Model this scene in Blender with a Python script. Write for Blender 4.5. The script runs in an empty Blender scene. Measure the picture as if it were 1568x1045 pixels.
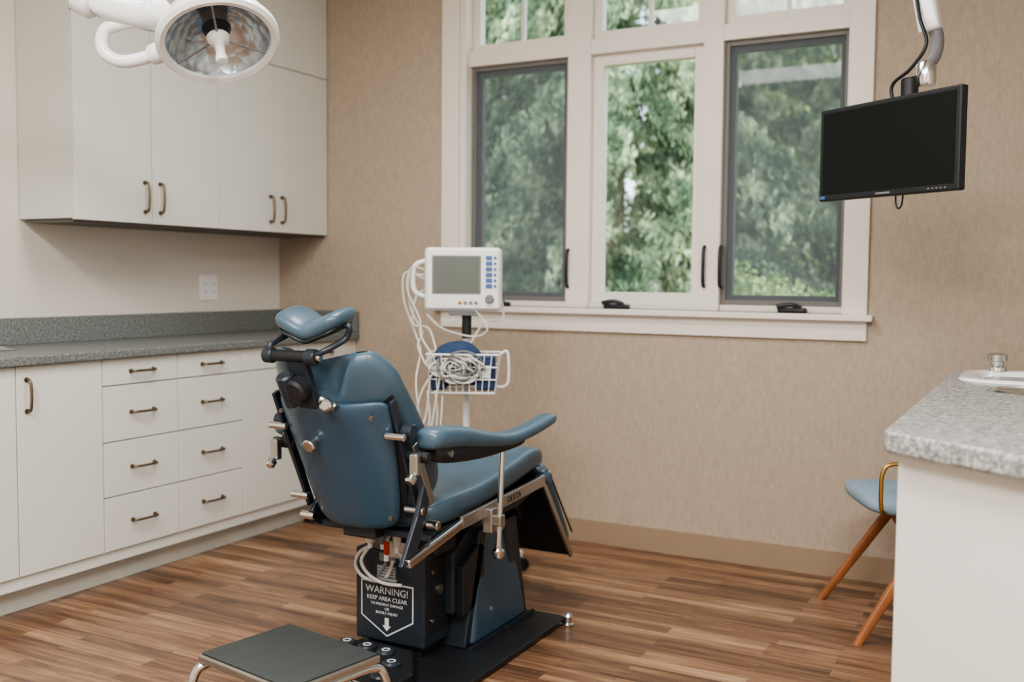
import bpy, bmesh, math, random
from mathutils import Vector, Matrix
import numpy as np
random.seed(7)
V=Vector
# ------------------------------------------------------------------ helpers
def lin(c):
    out=[]
    for x in c:
        x=x/255.0
        out.append(x/12.92 if x<=0.04045 else ((x+0.055)/1.055)**2.4)
    return (out[0],out[1],out[2],1)
def mat(name,col,rough=.5,metal=0,var=0,scale=20,stretch=(1,1,1),bump=0,bscale=None,coat=0,spec=.5,detail=4,col2=None,emit=0):
    m=bpy.data.materials.new(name); m.use_nodes=True
    nt=m.node_tree; N=nt.nodes; L=nt.links
    b=N['Principled BSDF']; c=lin(col)
    b.inputs['Base Color'].default_value=c
    b.inputs['Roughness'].default_value=rough
    b.inputs['Metallic'].default_value=metal
    b.inputs['Specular IOR Level'].default_value=spec
    b.inputs['Coat Weight'].default_value=coat
    if emit:
        b.inputs['Emission Color'].default_value=c
        b.inputs['Emission Strength'].default_value=emit
    tc=N.new('ShaderNodeTexCoord'); mp=N.new('ShaderNodeMapping'); mp.inputs['Scale'].default_value=stretch
    L.new(tc.outputs['Object'],mp.inputs['Vector'])
    nz=N.new('ShaderNodeTexNoise'); nz.inputs['Scale'].default_value=scale; nz.inputs['Detail'].default_value=detail
    L.new(mp.outputs['Vector'],nz.inputs['Vector'])
    if var or col2:
        r=N.new('ShaderNodeValToRGB'); L.new(nz.outputs['Fac'],r.inputs['Fac'])
        r.color_ramp.elements[0].position=.35; r.color_ramp.elements[1].position=.65
        a=tuple(x*(1-var) for x in c[:3])+(1,)
        d=lin(col2) if col2 else tuple(min(1,x*(1+var)) for x in c[:3])+(1,)
        if col2: a=c
        r.color_ramp.elements[0].color=a; r.color_ramp.elements[1].color=d
        L.new(r.outputs['Color'],b.inputs['Base Color'])
    if bump:
        bp=N.new('ShaderNodeBump'); bp.inputs['Strength'].default_value=bump; bp.inputs['Distance'].default_value=.002
        if bscale:
            n2=N.new('ShaderNodeTexNoise'); n2.inputs['Scale'].default_value=bscale; L.new(mp.outputs['Vector'],n2.inputs['Vector'])
            L.new(n2.outputs['Fac'],bp.inputs['Height'])
        else: L.new(nz.outputs['Fac'],bp.inputs['Height'])
        L.new(bp.outputs['Normal'],b.inputs['Normal'])
    return m

M={}
M['cab']=mat('cabinet_laminate',(211,211,205),.45,var=.01,scale=3)
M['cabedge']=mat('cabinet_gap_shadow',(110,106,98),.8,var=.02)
M['wall']=mat('painted_wall',(212,206,197),.8,var=.01,scale=2,bump=.1,bscale=200)
M['ceil']=mat('ceiling_paint',(235,233,228),.9,var=.01)
M['trim']=mat('white_trim',(227,220,211),.4,var=.01,scale=3)
M['base']=mat('baseboard_paint',(150,129,107),.6,var=.02,scale=5)
M['blk']=mat('black_plastic',(28,31,35),.42,var=.05,scale=30)
M['blkm']=mat('dark_satin_metal',(44,51,60),.35,metal=.2,var=.05,scale=40)
M['chrome']=mat('chrome',(215,215,215),.18,metal=1,var=.02)
M['steel']=mat('brushed_steel',(180,178,174),.35,metal=1,var=.05,scale=30,stretch=(1,20,1))
M['bronze']=mat('aged_bronze',(118,104,84),.38,metal=.9,var=.06,scale=40)
M['brass']=mat('brass',(190,150,90),.3,metal=1,var=.03)
M['blue']=mat('blue_vinyl',(65,87,102),.36,var=.06,scale=12,bump=.15,bscale=350,coat=.2)
M['bluesh']=mat('blue_shell_plastic',(50,74,92),.36,var=.04,scale=10,coat=.2)
M['white']=mat('white_plastic',(228,229,228),.4,var=.01)
M['enamel']=mat('white_enamel',(232,233,232),.25,var=.01,coat=.3)
M['screen']=mat('dark_screen',(9,16,16),.35,var=.05,scale=4,spec=.3)
M['gscreen']=mat('lcd_gray',(98,104,98),.3,var=.03,scale=4)
M['btn']=mat('blue_button',(70,105,160),.5,var=.03)
M['grey']=mat('grey_plastic',(120,122,124),.5,var=.04)
M['dgrey']=mat('screen_frame_grey',(112,108,104),.5,var=.03)
M['cable']=mat('cable_cream',(198,195,187),.5,var=.03)
M['dbl']=mat('dark_blue_cloth',(36,58,90),.8,var=.15,scale=40)
M['legw']=mat('cherry_wood',(150,94,58),.4,var=.15,scale=14,stretch=(1,1,.1))
M['seatb']=mat('light_blue_fabric',(132,154,168),.8,var=.12,scale=160)
M['rub']=mat('black_rubber_mat',(58,63,63),.5,var=.12,scale=90,stretch=(1,.05,1),bump=.5)
M['sign']=mat('sign_white',(205,208,208),.6,var=.01)
M['red']=mat('red_plastic',(170,62,44),.5,var=.02)
M['ground']=mat('lawn',(110,135,80),.9,var=.3,scale=8)
M['ceram']=mat('sink_ceramic',(238,238,238),.15,var=.005,coat=.5)
M['glow']=mat('light_diffuser',(255,250,244),.5,emit=4)
M['bark']=mat('bark',(120,112,100),.9,var=.3,scale=10)

def granite(name,base,dark,light,sc=95):
    m=bpy.data.materials.new(name); m.use_nodes=True; nt=m.node_tree;N=nt.nodes;L=nt.links
    b=N['Principled BSDF']; b.inputs['Roughness'].default_value=.4
    tc=N.new('ShaderNodeTexCoord')
    n1=N.new('ShaderNodeTexNoise'); n1.inputs['Scale'].default_value=sc; n1.inputs['Detail'].default_value=6; n1.inputs['Roughness'].default_value=.7
    r=N.new('ShaderNodeValToRGB'); e=r.color_ramp.elements
    e[0].position=.38; e[0].color=lin(dark); e[1].position=.62; e[1].color=lin(light)
    k=r.color_ramp.elements.new(.5); k.color=lin(base)
    L.new(tc.outputs['Object'],n1.inputs['Vector']); L.new(n1.outputs['Fac'],r.inputs['Fac']); L.new(r.outputs['Color'],b.inputs['Base Color'])
    return m
M['gran']=granite('speckled_laminate_dark',(108,112,110),(80,85,85),(142,145,141),115)
M['gran2']=granite('speckled_laminate_lit',(142,143,141),(104,108,109),(188,188,184),100)  # countertop laminate again, colour lightened to paint in the light on the right counter

def wallpaper():
    m=bpy.data.materials.new('textured_wallpaper'); m.use_nodes=True; nt=m.node_tree;N=nt.nodes;L=nt.links
    b=N['Principled BSDF']; b.inputs['Roughness'].default_value=.75
    tc=N.new('ShaderNodeTexCoord'); mp=N.new('ShaderNodeMapping'); mp.inputs['Scale'].default_value=(1,1,.4)
    L.new(tc.outputs['Object'],mp.inputs['Vector'])
    n1=N.new('ShaderNodeTexNoise'); n1.inputs['Scale'].default_value=70; n1.inputs['Detail'].default_value=8; n1.inputs['Roughness'].default_value=.8
    L.new(mp.outputs['Vector'],n1.inputs['Vector'])
    r=N.new('ShaderNodeValToRGB'); e=r.color_ramp.elements
    e[0].position=.27; e[0].color=lin((158,143,126)); e[1].position=.73; e[1].color=lin((186,170,152))
    L.new(n1.outputs['Fac'],r.inputs['Fac']); L.new(r.outputs['Color'],b.inputs['Base Color'])
    bp=N.new('ShaderNodeBump'); bp.inputs['Strength'].default_value=.2; bp.inputs['Distance'].default_value=.002
    L.new(n1.outputs['Fac'],bp.inputs['Height']); L.new(bp.outputs['Normal'],b.inputs['Normal'])
    return m
M['paper']=wallpaper()

def woodfloor():
    m=bpy.data.materials.new('strip_wood_laminate'); m.use_nodes=True; nt=m.node_tree;N=nt.nodes;L=nt.links
    b=N['Principled BSDF']; b.inputs['Roughness'].default_value=.30
    tc=N.new('ShaderNodeTexCoord')
    def brick(w,h,off,seedx):
        mp=N.new('ShaderNodeMapping'); mp.inputs['Location'].default_value=(seedx,seedx*.37,0)
        L.new(tc.outputs['Object'],mp.inputs['Vector'])
        br=N.new('ShaderNodeTexBrick'); br.offset=off; br.offset_frequency=2
        br.inputs['Color1'].default_value=(0,0,0,1); br.inputs['Color2'].default_value=(1,1,1,1); br.inputs['Mortar'].default_value=(.1,.1,.1,1)
        br.inputs['Scale'].default_value=1; br.inputs['Mortar Size'].default_value=.0008; br.inputs['Brick Width'].default_value=w; br.inputs['Row Height'].default_value=h
        br.inputs['Bias'].default_value=0
        L.new(mp.outputs['Vector'],br.inputs['Vector']); return br
    b1=brick(.58,.066,.37,0); b2=brick(1.25,.132,.41,.3)
    mp=N.new('ShaderNodeMapping'); mp.inputs['Scale'].default_value=(1.6,20,1)
    L.new(tc.outputs['Object'],mp.inputs['Vector'])
    ad=N.new('ShaderNodeVectorMath'); ad.operation='ADD'
    sc=N.new('ShaderNodeVectorMath'); sc.operation='SCALE'; sc.inputs['Scale'].default_value=13
    L.new(b1.outputs['Color'],sc.inputs[0]); L.new(mp.outputs['Vector'],ad.inputs[0]); L.new(sc.outputs[0],ad.inputs[1])
    n=N.new('ShaderNodeTexNoise'); n.inputs['Scale'].default_value=1.3; n.inputs['Detail'].default_value=7; n.inputs['Roughness'].default_value=.62; n.inputs['Distortion'].default_value=.8
    L.new(ad.outputs[0],n.inputs['Vector'])
    def mathn(op,a,bv):
        q=N.new('ShaderNodeMath'); q.operation=op
        for i,x in enumerate((a,bv)):
            if isinstance(x,(int,float)): q.inputs[i].default_value=x
            else: L.new(x,q.inputs[i])
        return q.outputs[0]
    s=mathn('ADD',mathn('MULTIPLY',b1.outputs['Color'],.38),mathn('MULTIPLY',b2.outputs['Color'],.26))
    s=mathn('ADD',s,mathn('MULTIPLY',n.outputs['Fac'],1.4))
    s=mathn('SUBTRACT',s,.56)
    r=N.new('ShaderNodeValToRGB'); e=r.color_ramp.elements
    e[0].position=.05; e[0].color=lin((68,49,39)); e[1].position=.95; e[1].color=lin((184,153,122))
    for p,c in ((.27,(96,70,53)),(.48,(124,93,70)),(.70,(152,119,92))):
        k=e.new(p); k.color=lin(c)
    L.new(s,r.inputs['Fac'])
    mx=N.new('ShaderNodeMixRGB'); mx.blend_type='MULTIPLY'; mx.inputs['Color2'].default_value=(.5,.45,.4,1)
    L.new(r.outputs['Color'],mx.inputs['Color1']); L.new(mathn('MULTIPLY',b1.outputs['Fac'],.5),mx.inputs['Fac'])
    L.new(mx.outputs['Color'],b.inputs['Base Color'])
    return m
M['floor']=woodfloor()

def glassmat():
    m=bpy.data.materials.new('window_glass'); m.use_nodes=True; nt=m.node_tree;N=nt.nodes;L=nt.links
    N.remove(N['Principled BSDF']); out=N['Material Output']
    t=N.new('ShaderNodeBsdfTransparent'); t.inputs['Color'].default_value=(.96,.98,.97,1)
    g=N.new('ShaderNodeBsdfGlossy'); g.inputs['Roughness'].default_value=.02
    mx=N.new('ShaderNodeMixShader'); mx.inputs['Fac'].default_value=.03
    L.new(t.outputs[0],mx.inputs[1]); L.new(g.outputs[0],mx.inputs[2]); L.new(mx.outputs[0],out.inputs['Surface']); return m
M['glass']=glassmat()
def meshscreen():
    m=bpy.data.materials.new('insect_screen'); m.use_nodes=True; nt=m.node_tree;N=nt.nodes;L=nt.links
    N.remove(N['Principled BSDF']); out=N['Material Output']
    t=N.new('ShaderNodeBsdfTransparent')
    g=N.new('ShaderNodeBsdfDiffuse'); g.inputs['Color'].default_value=lin((112,120,127))
    mx=N.new('ShaderNodeMixShader'); mx.inputs['Fac'].default_value=.34
    L.new(t.outputs[0],mx.inputs[1]); L.new(g.outputs[0],mx.inputs[2]); L.new(mx.outputs[0],out.inputs['Surface']); return m
M['mesh']=meshscreen()
def foliage(name,c1,c2,c3,sc=3.2):
    m=bpy.data.materials.new(name); m.use_nodes=True; nt=m.node_tree;N=nt.nodes;L=nt.links
    N.remove(N['Principled BSDF']); out=N['Material Output']
    tc=N.new('ShaderNodeTexCoord'); n=N.new('ShaderNodeTexNoise'); n.inputs['Scale'].default_value=sc; n.inputs['Detail'].default_value=6
    L.new(tc.outputs['Object'],n.inputs['Vector'])
    r=N.new('ShaderNodeValToRGB'); e=r.color_ramp.elements
    e[0].position=.38;e[0].color=lin(c1);e[1].position=.64;e[1].color=lin(c3);k=e.new(.5);k.color=lin(c2)
    L.new(n.outputs['Fac'],r.inputs['Fac'])
    d=N.new('ShaderNodeBsdfDiffuse'); t=N.new('ShaderNodeBsdfTranslucent')
    L.new(r.outputs['Color'],d.inputs['Color']);L.new(r.outputs['Color'],t.inputs['Color'])
    mx=N.new('ShaderNodeMixShader'); mx.inputs['Fac'].default_value=.3
    L.new(d.outputs[0],mx.inputs[1]); L.new(t.outputs[0],mx.inputs[2]); L.new(mx.outputs[0],out.inputs['Surface']); return m
M['spruce']=foliage('spruce_foliage',(68,90,74),(118,141,114),(182,196,164),2.6)  # dark end of the noise ramp paints occlusion shade into the foliage colour
M['leaf']=foliage('leaf_foliage',(112,140,86),(160,186,124),(206,222,166))

def newmesh(name,verts,faces,m,smooth=False,angle=35):
    me=bpy.data.meshes.new(name); me.from_pydata([tuple(v) for v in verts],[],faces); me.validate(); me.update()
    bm=bmesh.new(); bm.from_mesh(me); bmesh.ops.recalc_face_normals(bm,faces=bm.faces); bm.to_mesh(me); bm.free()
    if smooth:
        for p in me.polygons: p.use_smooth=True
        me.set_sharp_from_angle(angle=math.radians(angle))
    me.materials.append(m); return me
BF=[(0,1,2,3),(7,6,5,4),(0,4,5,1),(1,5,6,2),(2,6,7,3),(3,7,4,0)]
def boxv(a,b):
    x0,y0,z0=a;x1,y1,z1=b
    return [V(p) for p in ((x0,y0,z0),(x1,y0,z0),(x1,y1,z0),(x0,y1,z0),(x0,y0,z1),(x1,y0,z1),(x1,y1,z1),(x0,y1,z1))]
def catmull(pts,k):
    P=[V(p) for p in pts]; out=[]
    for i in range(len(P)-1):
        p0=P[max(i-1,0)];p1=P[i];p2=P[i+1];p3=P[min(i+2,len(P)-1)]
        for j in range(k):
            t=j/k
            out.append(.5*((2*p1)+(p2-p0)*t+(2*p0-5*p1+4*p2-p3)*t*t+(3*p1-p0-3*p2+p3)*t**3))
    out.append(P[-1]); return out
class G:
    def __init__(s,name,o=(0,0,0),rz=0,local=False):
        s.e=bpy.data.objects.new(name,None); s.e.empty_display_size=.1
        bpy.context.collection.objects.link(s.e); s.e.location=o; s.e.rotation_euler=(0,0,rz)
        s.o=V((0,0,0)) if local else V(o)
    def put(s,name,me):
        ob=bpy.data.objects.new(name,me); bpy.context.collection.objects.link(ob); ob.parent=s.e; return ob
    def raw(s,name,vs,fs,m,smooth=False,angle=35,bevel=0,seg=3):
        me=newmesh(name,[V(v)-s.o for v in vs],fs,m,smooth,angle)
        if bevel:
            bm=bmesh.new(); bm.from_mesh(me)
            ed=[e for e in bm.edges if len(e.link_faces)==2 and e.calc_face_angle(0)>.5]
            bmesh.ops.bevel(bm,geom=ed,offset=bevel,segments=seg,affect='EDGES',profile=.5,clamp_overlap=True)
            bm.to_mesh(me); bm.free()
            if smooth or bevel>.006:
                for p in me.polygons: p.use_smooth=True
                me.set_sharp_from_angle(angle=math.radians(40))
        ob=s.put(name,me)
        if bevel>.006:
            w=ob.modifiers.new('wn','WEIGHTED_NORMAL'); w.keep_sharp=True
        return ob
    def box(s,name,a,b,m,bevel=0,seg=3): return s.raw(name,boxv(a,b),BF,m,bevel=bevel,seg=seg)
    def obox(s,name,c,ax,ay,az,m,bevel=0):
        c=V(c);ax=V(ax);ay=V(ay);az=V(az)
        vs=[c+ax*i+ay*j+az*k for i,j,k in ((-1,-1,-1),(1,-1,-1),(1,1,-1),(-1,1,-1),(-1,-1,1),(1,-1,1),(1,1,1),(-1,1,1))]
        return s.raw(name,vs,BF,m,bevel=bevel)
    def bar(s,name,p,q,w,h,m,up=(0,0,1),bevel=0):
        p=V(p);q=V(q);d=(q-p); l=d.length; d.normalize(); u=V(up); r=d.cross(u).normalized(); u2=r.cross(d).normalized()
        return s.obox(name,(p+q)/2,d*l/2,r*w/2,u2*h/2,m,bevel)
    def cyl(s,name,p,q,r,m,r2=None,n=24,bev=0):
        p=V(p);q=V(q);d=(q-p).normalized()
        if r2 is None:r2=r
        L=(q-p).length
        if bev: prof=[(0,0),(r-bev,0),(r,bev),(r2,L-bev),(r2-bev,L),(0,L)]
        else: prof=[(0,0),(r,0),(r2,L),(0,L)]
        return s.lathe(name,prof,p,d,m,n)
    def lathe(s,name,prof,o,ax,m,n=48):
        o=V(o);ax=V(ax).normalized(); t=V((1,0,0)) if abs(ax.x)<.8 else V((0,1,0)); u=ax.cross(t).normalized(); w=ax.cross(u)
        vs=[];idx=[]
        for r,h in prof:
            if abs(r)<1e-7: idx.append([len(vs)]*n); vs.append(o+ax*h)
            else:
                idx.append(list(range(len(vs),len(vs)+n)))
                for i in range(n):
                    a=2*math.pi*i/n; vs.append(o+ax*h+(u*math.cos(a)+w*math.sin(a))*r)
        fs=[]
        for k in range(len(prof)-1):
            A=idx[k];B=idx[k+1]
            for i in range(n):
                j=(i+1)%n; f=[]
                for q in (A[i],A[j],B[j],B[i]):
                    if q not in f:f.append(q)
                if len(f)>=3: fs.append(tuple(f))
        return s.raw(name,vs,fs,m,smooth=True)
    def tube(s,name,pts,r,m,k=6,n=10,closed=False,flat=None):
        P=catmull(pts,k) if k>1 else [V(p) for p in pts]
        vs=[];fs=[]
        T=[(P[min(i+1,len(P)-1)]-P[max(i-1,0)]).normalized() for i in range(len(P))]
        u=T[0].orthogonal().normalized()
        for i,p in enumerate(P):
            u=(u-T[i]*u.dot(T[i])).normalized(); w=T[i].cross(u)
            for j in range(n):
                a=2*math.pi*j/n; vs.append(p+(u*math.cos(a)+w*math.sin(a))*r)
        for i in range(len(P)-1):
            for j in range(n):
                fs.append((i*n+j,i*n+(j+1)%n,(i+1)*n+(j+1)%n,(i+1)*n+j))
        fs.append(tuple(range(n))); fs.append(tuple((len(P)-1)*n+j for j in range(n)))
        return s.raw(name,vs,fs,m,smooth=True,angle=50)
    def prism(s,name,pts,plane,a,b,m,bevel=0,pts2=None):
        def mk(p,h):
            if plane=='XY': return V((p[0],p[1],h))
            if plane=='YZ': return V((h,p[0],p[1]))
            return V((p[0],h,p[1]))
        n=len(pts); p2=pts2 or pts
        vs=[mk(p,a) for p in pts]+[mk(p,b) for p in p2]
        fs=[tuple(range(n)),tuple(range(n,2*n))]+[(i,(i+1)%n,n+(i+1)%n,n+i) for i in range(n)]
        return s.raw(name,vs,fs,m,bevel=bevel)
    def loft(s,name,secs,m,n=36,k=5,warp=None):
        C=catmull([q[0] for q in secs],k);U=catmull([q[1] for q in secs],k);W=catmull([q[2] for q in secs],k)
        E=catmull([(q[3],0,0) for q in secs],k)
        vs=[]
        for c,u,w,e in zip(C,U,W,E):
            for j in range(n):
                a=2*math.pi*j/n; ca=math.cos(a);sa=math.sin(a);ex=2/max(e.x,1.5)
                p=c+u*math.copysign(abs(ca)**ex,ca)+w*math.copysign(abs(sa)**ex,sa)
                vs.append(warp(p) if warp else p)
        K=len(C); fs=[]
        for i in range(K-1):
            for j in range(n): fs.append((i*n+j,i*n+(j+1)%n,(i+1)*n+(j+1)%n,(i+1)*n+j))
        for i in (0,K-1):
            c=V((0,0,0))
            for j in range(n): c+=vs[i*n+j]
            vs.append(c/n); ci=len(vs)-1
            for j in range(n): fs.append((i*n+j,i*n+(j+1)%n,ci))
        return s.raw(name,vs,fs,m,smooth=True,angle=70)
    def text(s,name,txt,size,M4,m):
        cu=bpy.data.curves.new(name,'FONT'); cu.body=txt; cu.size=size; cu.align_x='CENTER'; cu.extrude=.0004
        ob=bpy.data.objects.new('tmp',cu); bpy.context.collection.objects.link(ob); bpy.context.view_layer.update()
        me=bpy.data.meshes.new_from_object(ob.evaluated_get(bpy.context.evaluated_depsgraph_get())); bpy.data.objects.remove(ob)
        me.transform(Matrix.Translation(-s.o)@M4); me.materials.clear(); me.materials.append(m); return s.put(name,me)
def solo(name,boxes,m):
    vs=[];fs=[]
    for a,b in boxes:
        k=len(vs); vs+=boxv(a,b); fs+=[tuple(i+k for i in f) for f in BF]
    ob=bpy.data.objects.new(name,newmesh(name,vs,fs,m)); bpy.context.collection.objects.link(ob); return ob
def sstep(a,b,x):
    t=max(0,min(1,(x-a)/(b-a))); return t*t*(3-2*t)

# ------------------------------------------------------------------ room
XL,XR,YB,YF,H=-3.80,1.25,4.38,-1.6,2.95
solo('floor',[((XL-.15,YF-.15,-.1),(XR+.15,YB+.16,0))],M['floor'])
solo('ceiling',[((XL-.15,YF-.15,H),(XR+.15,YB+.16,H+.12))],M['ceil'])
solo('wall_left',[((XL-.15,YF-.15,0),(XL,YB+.16,H))],M['wall'])
solo('wall_right',[((XR,YF-.15,0),(XR+.15,YB+.16,H))],M['wall'])
solo('wall_front',[((XL,YF-.15,0),(XR,YF,H))],M['wall'])
WX0,WX1,WZ0,WZ1=-2.64,-.755,1.112,2.80
solo('wall_back',[((XL,YB,0),(WX0,YB+.16,H)),((WX1,YB,0),(XR,YB+.16,H)),((WX0,YB,0),(WX1,YB+.16,WZ0)),((WX0,YB,WZ1),(WX1,YB+.16,H))],M['paper'])
solo('baseboard_back',[((-3.24,YB-.014,0),(XR,YB,.105))],M['base'])

# window
W=G('window_1',(-1.7,YB,1.1))
T=M['trim']
W.box('casing_left',(-2.73,YB-.018,1.112),(-2.632,YB,2.89),T,.003)
W.box('casing_right',(-.763,YB-.018,1.112),(-.668,YB,2.89),T,.003)
W.box('casing_top',(-2.73,YB-.018,2.79),(-.668,YB,2.89),T,.003)
W.box('stool',(-2.76,YB-.055,1.086),(-.642,YB+.10,1.112),T,.004)
W.box('apron',(-2.73,YB-.018,1.003),(-.668,YB,1.086),T,.003)
fy0,fy1=YB+.045,YB+.15
W.box('jamb_left',(-2.64,YB,1.112),(-2.6,fy1,2.80),T,.002)
W.box('jamb_right',(-.772,YB,1.112),(-.755,fy1,2.80),T,.002)
W.box('head',(-2.64,YB,2.765),(-.755,fy1,2.80),T,.002)
W.box('bottom_rail',(-2.64,YB+.05,1.112),(-.755,fy1,1.14),T,.002)
W.box('mullion_left',(-2.058,YB+.03,1.112),(-1.942,fy1,2.80),T,.003)
W.box('mullion_right',(-1.398,YB+.03,1.112),(-1.308,fy1,2.80),T,.003)
W.box('transom_bar',(-2.60,YB+.035,2.30),(-.772,fy1,2.37),T,.003)
def frame(n,x0,x1,z0,z1,y0,y1,w,m):
    W.box(n+'_l',(x0,y0,z0),(x0+w,y1,z1),m,.002);W.box(n+'_r',(x1-w,y0,z0),(x1,y1,z1),m,.002)
    W.box(n+'_b',(x0+w,y0,z0),(x1-w,y1,z0+w),m,.002);W.box(n+'_t',(x0+w,y0,z1-w),(x1-w,y1,z1),m,.002)
for n,x0,x1 in (('left',-2.60,-2.058),('right',-1.308,-.772)):
    frame('screen_frame_'+n,x0,x1,1.14,2.30,YB+.06,YB+.075,.022,M['dgrey'])
    W.box('insect_screen_'+n,(x0+.02,YB+.066,1.16),(x1-.02,YB+.067,2.28),M['mesh'])
    frame('sash_'+n,x0,x1,1.14,2.30,YB+.09,YB+.125,.045,M['dgrey'])
    W.box('glass_'+n,(x0+.045,YB+.107,1.185),(x1-.045,YB+.108,2.255),M['glass'])
frame('sash_mid',-1.942,-1.398,1.14,2.30,YB+.07,YB+.125,.05,T)
W.box('glass_mid',(-1.893,YB+.107,1.19),(-1.447,YB+.108,2.25),M['glass'])
for n,x0,x1 in (('left',-2.60,-2.058),('mid',-1.942,-1.398),('right',-1.308,-.772)):
    frame('transom_'+n,x0,x1,2.37,2.765,YB+.07,YB+.12,.04,T)
    xm=(x0+x1)/2
    W.box('muntin_'+n,(xm-.009,YB+.085,2.41),(xm+.009,YB+.11,2.725),T)
    W.box('transom_glass_'+n,(x0+.04,YB+.095,2.41),(x1-.04,YB+.096,2.725),M['glass'])
for x in (-2.42,-1.79,-.98):
    W.prism('crank_base',[(x-.06,YB-.0),(x+.06,YB-.0),(x+.06,YB+.045),(x-.06,YB+.045)],'XY',1.112,1.135,M['blk'],.008)
    W.tube('crank_handle',[(x+.04,YB+.01,1.134),(x,YB-.005,1.148),(x-.06,YB-.008,1.140)],.010,M['blk'])
for x,z in ((-2.045,1.30),(-1.41+.035,1.31),(-1.30,1.31)):
    W.tube('sash_lock',[(x,YB+.04,z-.09),(x,YB+.012,z-.07),(x,YB+.012,z+.07),(x,YB+.04,z+.09)],.008,M['blk'],k=3)

# ------------------------------------------------------------------ pulls
def pull(g,c,axis,out,L,m):
    c=V(c);a=V(axis);o=V(out)
    g.tube('pull',[c-a*L/2,c-a*L/2+o*.016,c-a*L*.40+o*.026,c+o*.030,c+a*L*.40+o*.026,c+a*L/2+o*.016,c+a*L/2],.0055,m,k=4,n=8)
    for sgn in (-1,1): g.cyl('pull_foot',c+a*sgn*L/2,c+a*sgn*L/2+o*.006,.009,m,n=12)

B=G('base_cabinet_run',(-3.55,2.6,0))
fx=-3.27
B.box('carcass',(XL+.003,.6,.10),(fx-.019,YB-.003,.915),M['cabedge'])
B.box('toe_kick',(XL+.003,.6,0),(-3.35,YB-.003,.10),M['cab'])
g=.0022
def front(g0,n,y0,y1,z0,z1): g0.box(n,(fx-.019,y0+g,z0+g),(fx,y1-g,z1-g),M['cab'],.0015,1)
cols=[(.6,1.15,'d'),(1.15,1.55,'d'),(1.55,1.95,'d'),(1.95,2.359,'d'),(2.359,2.735,'d')]
for y0,y1,_ in cols: front(B,'door',y0,y1,.147,.918)
for y0,y1 in ((2.735,3.124),(3.124,3.513)):
    for z0,z1 in ((.147,.3655),(.3655,.586),(.586,.8106),(.8106,.918)):
        front(B,'drawer',y0,y1,z0,z1); pull(B,(fx,(y0+y1)/2,(z0+z1)/2),(0,1,0),(1,0,0),.115,M['bronze'])
for y0,y1 in ((3.513,3.905),(3.905,4.30)):
    front(B,'door',y0,y1,.147,.8106); front(B,'drawer',y0,y1,.8106,.918)
    if y0>3.6: pull(B,(fx,(y0+y1)/2,.8643),(0,1,0),(1,0,0),.115,M['bronze'])
B.box('filler',(fx-.019,4.30+g,.147),(fx-.004,YB-.003,.918),M['cab'])
B.box('bottom_strip',(fx-.019,.6,.10),(fx-.012,YB-.003,.147),M['cab'])
pull(B,(fx,2.40,.81),(0,0,1),(1,0,0),.115,M['bronze'])
pull(B,(fx,1.91,.81),(0,0,1),(1,0,0),.115,M['bronze'])
B.box('countertop',(XL+.003,.6,.918),(-3.245,YB-.003,.956),M['gran'],.008)
B.box('backsplash_left',(XL+.003,.6,.956),(XL+.024,YB-.003,1.068),M['gran'],.003)
B.box('backsplash_end',(XL+.024,YB-.024,.956),(-3.25,YB-.003,1.068),M['gran'],.003)
B.lathe('waste_ring',[(.075,0),(.095,0),(.097,.003),(.09,.007),(.078,.007),(.075,0)],(-3.62,2.50,.956),(0,0,1),M['chrome'])
B.cyl('waste_flap',(-3.62,2.50,.9565),(-3.62,2.50,.960),.075,M['steel'])
U=G('wall_cabinet',(-3.63,3.5,1.9)); ux=-3.46
U.box('carcass',(XL+.003,2.773,1.478),(ux-.019,YB-.003,H-.004),M['cab'])
U.box('light_rail',(XL+.02,2.79,1.463),(ux-.03,YB-.003,1.478),M['cabedge'])
ys=[2.773,3.171,3.572,3.965,4.375]
for i in range(4):
    U.box('door',(ux-.019,ys[i]+g,1.472),(ux,ys[i+1]-g,2.30-g),M['cab'],.0015,1)
for y0,y1 in ((2.773,3.572),(3.572,4.375)): U.box('top_panel',(ux-.019,y0+.001,2.30+g),(ux,y1-.001,H-.004),M['cab'],.0015,1)
for y in (3.171-.042,3.171+.042,3.965-.042,3.965+.042): pull(U,(ux,y,1.585),(0,0,1),(1,0,0),.125,M['bronze'])
O=G('wall_outlet',(XL,3.84,1.19),0)
O.box('plate',(XL,3.78,1.125),(XL+.006,3.90,1.255),M['enamel'],.002)
for y in (3.812,3.868):
    O.box('insert',(XL+.006,y-.019,1.15),(XL+.0075,y+.019,1.23),M['white'],.0005)
    for z in (1.17,1.21):
        O.box('socket_slot',(XL+.0075,y-.008,z-.006),(XL+.0082,y-.005,z+.006),M['grey']);O.box('socket_slot',(XL+.0075,y+.005,z-.006),(XL+.0082,y+.008,z+.006),M['grey'])
R=G('power_strip',(-3.05,4.03,0))
R.box('body',(-3.32,4.00,0.0005),(-2.78,4.06,.036),M['blk'],.006)
for i in range(6): R.cyl('socket',(-3.25+i*.08,4.03,.036),(-3.25+i*.08,4.03,.038),.018,M['blkm'],n=16)
R.tube('cord',[(-2.78,4.03,.018),(-2.68,4.05,.008),(-2.6,4.15,.008),(-2.58,4.28,.008),(-2.58,4.34,.008)],.005,M['blk'])

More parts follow.
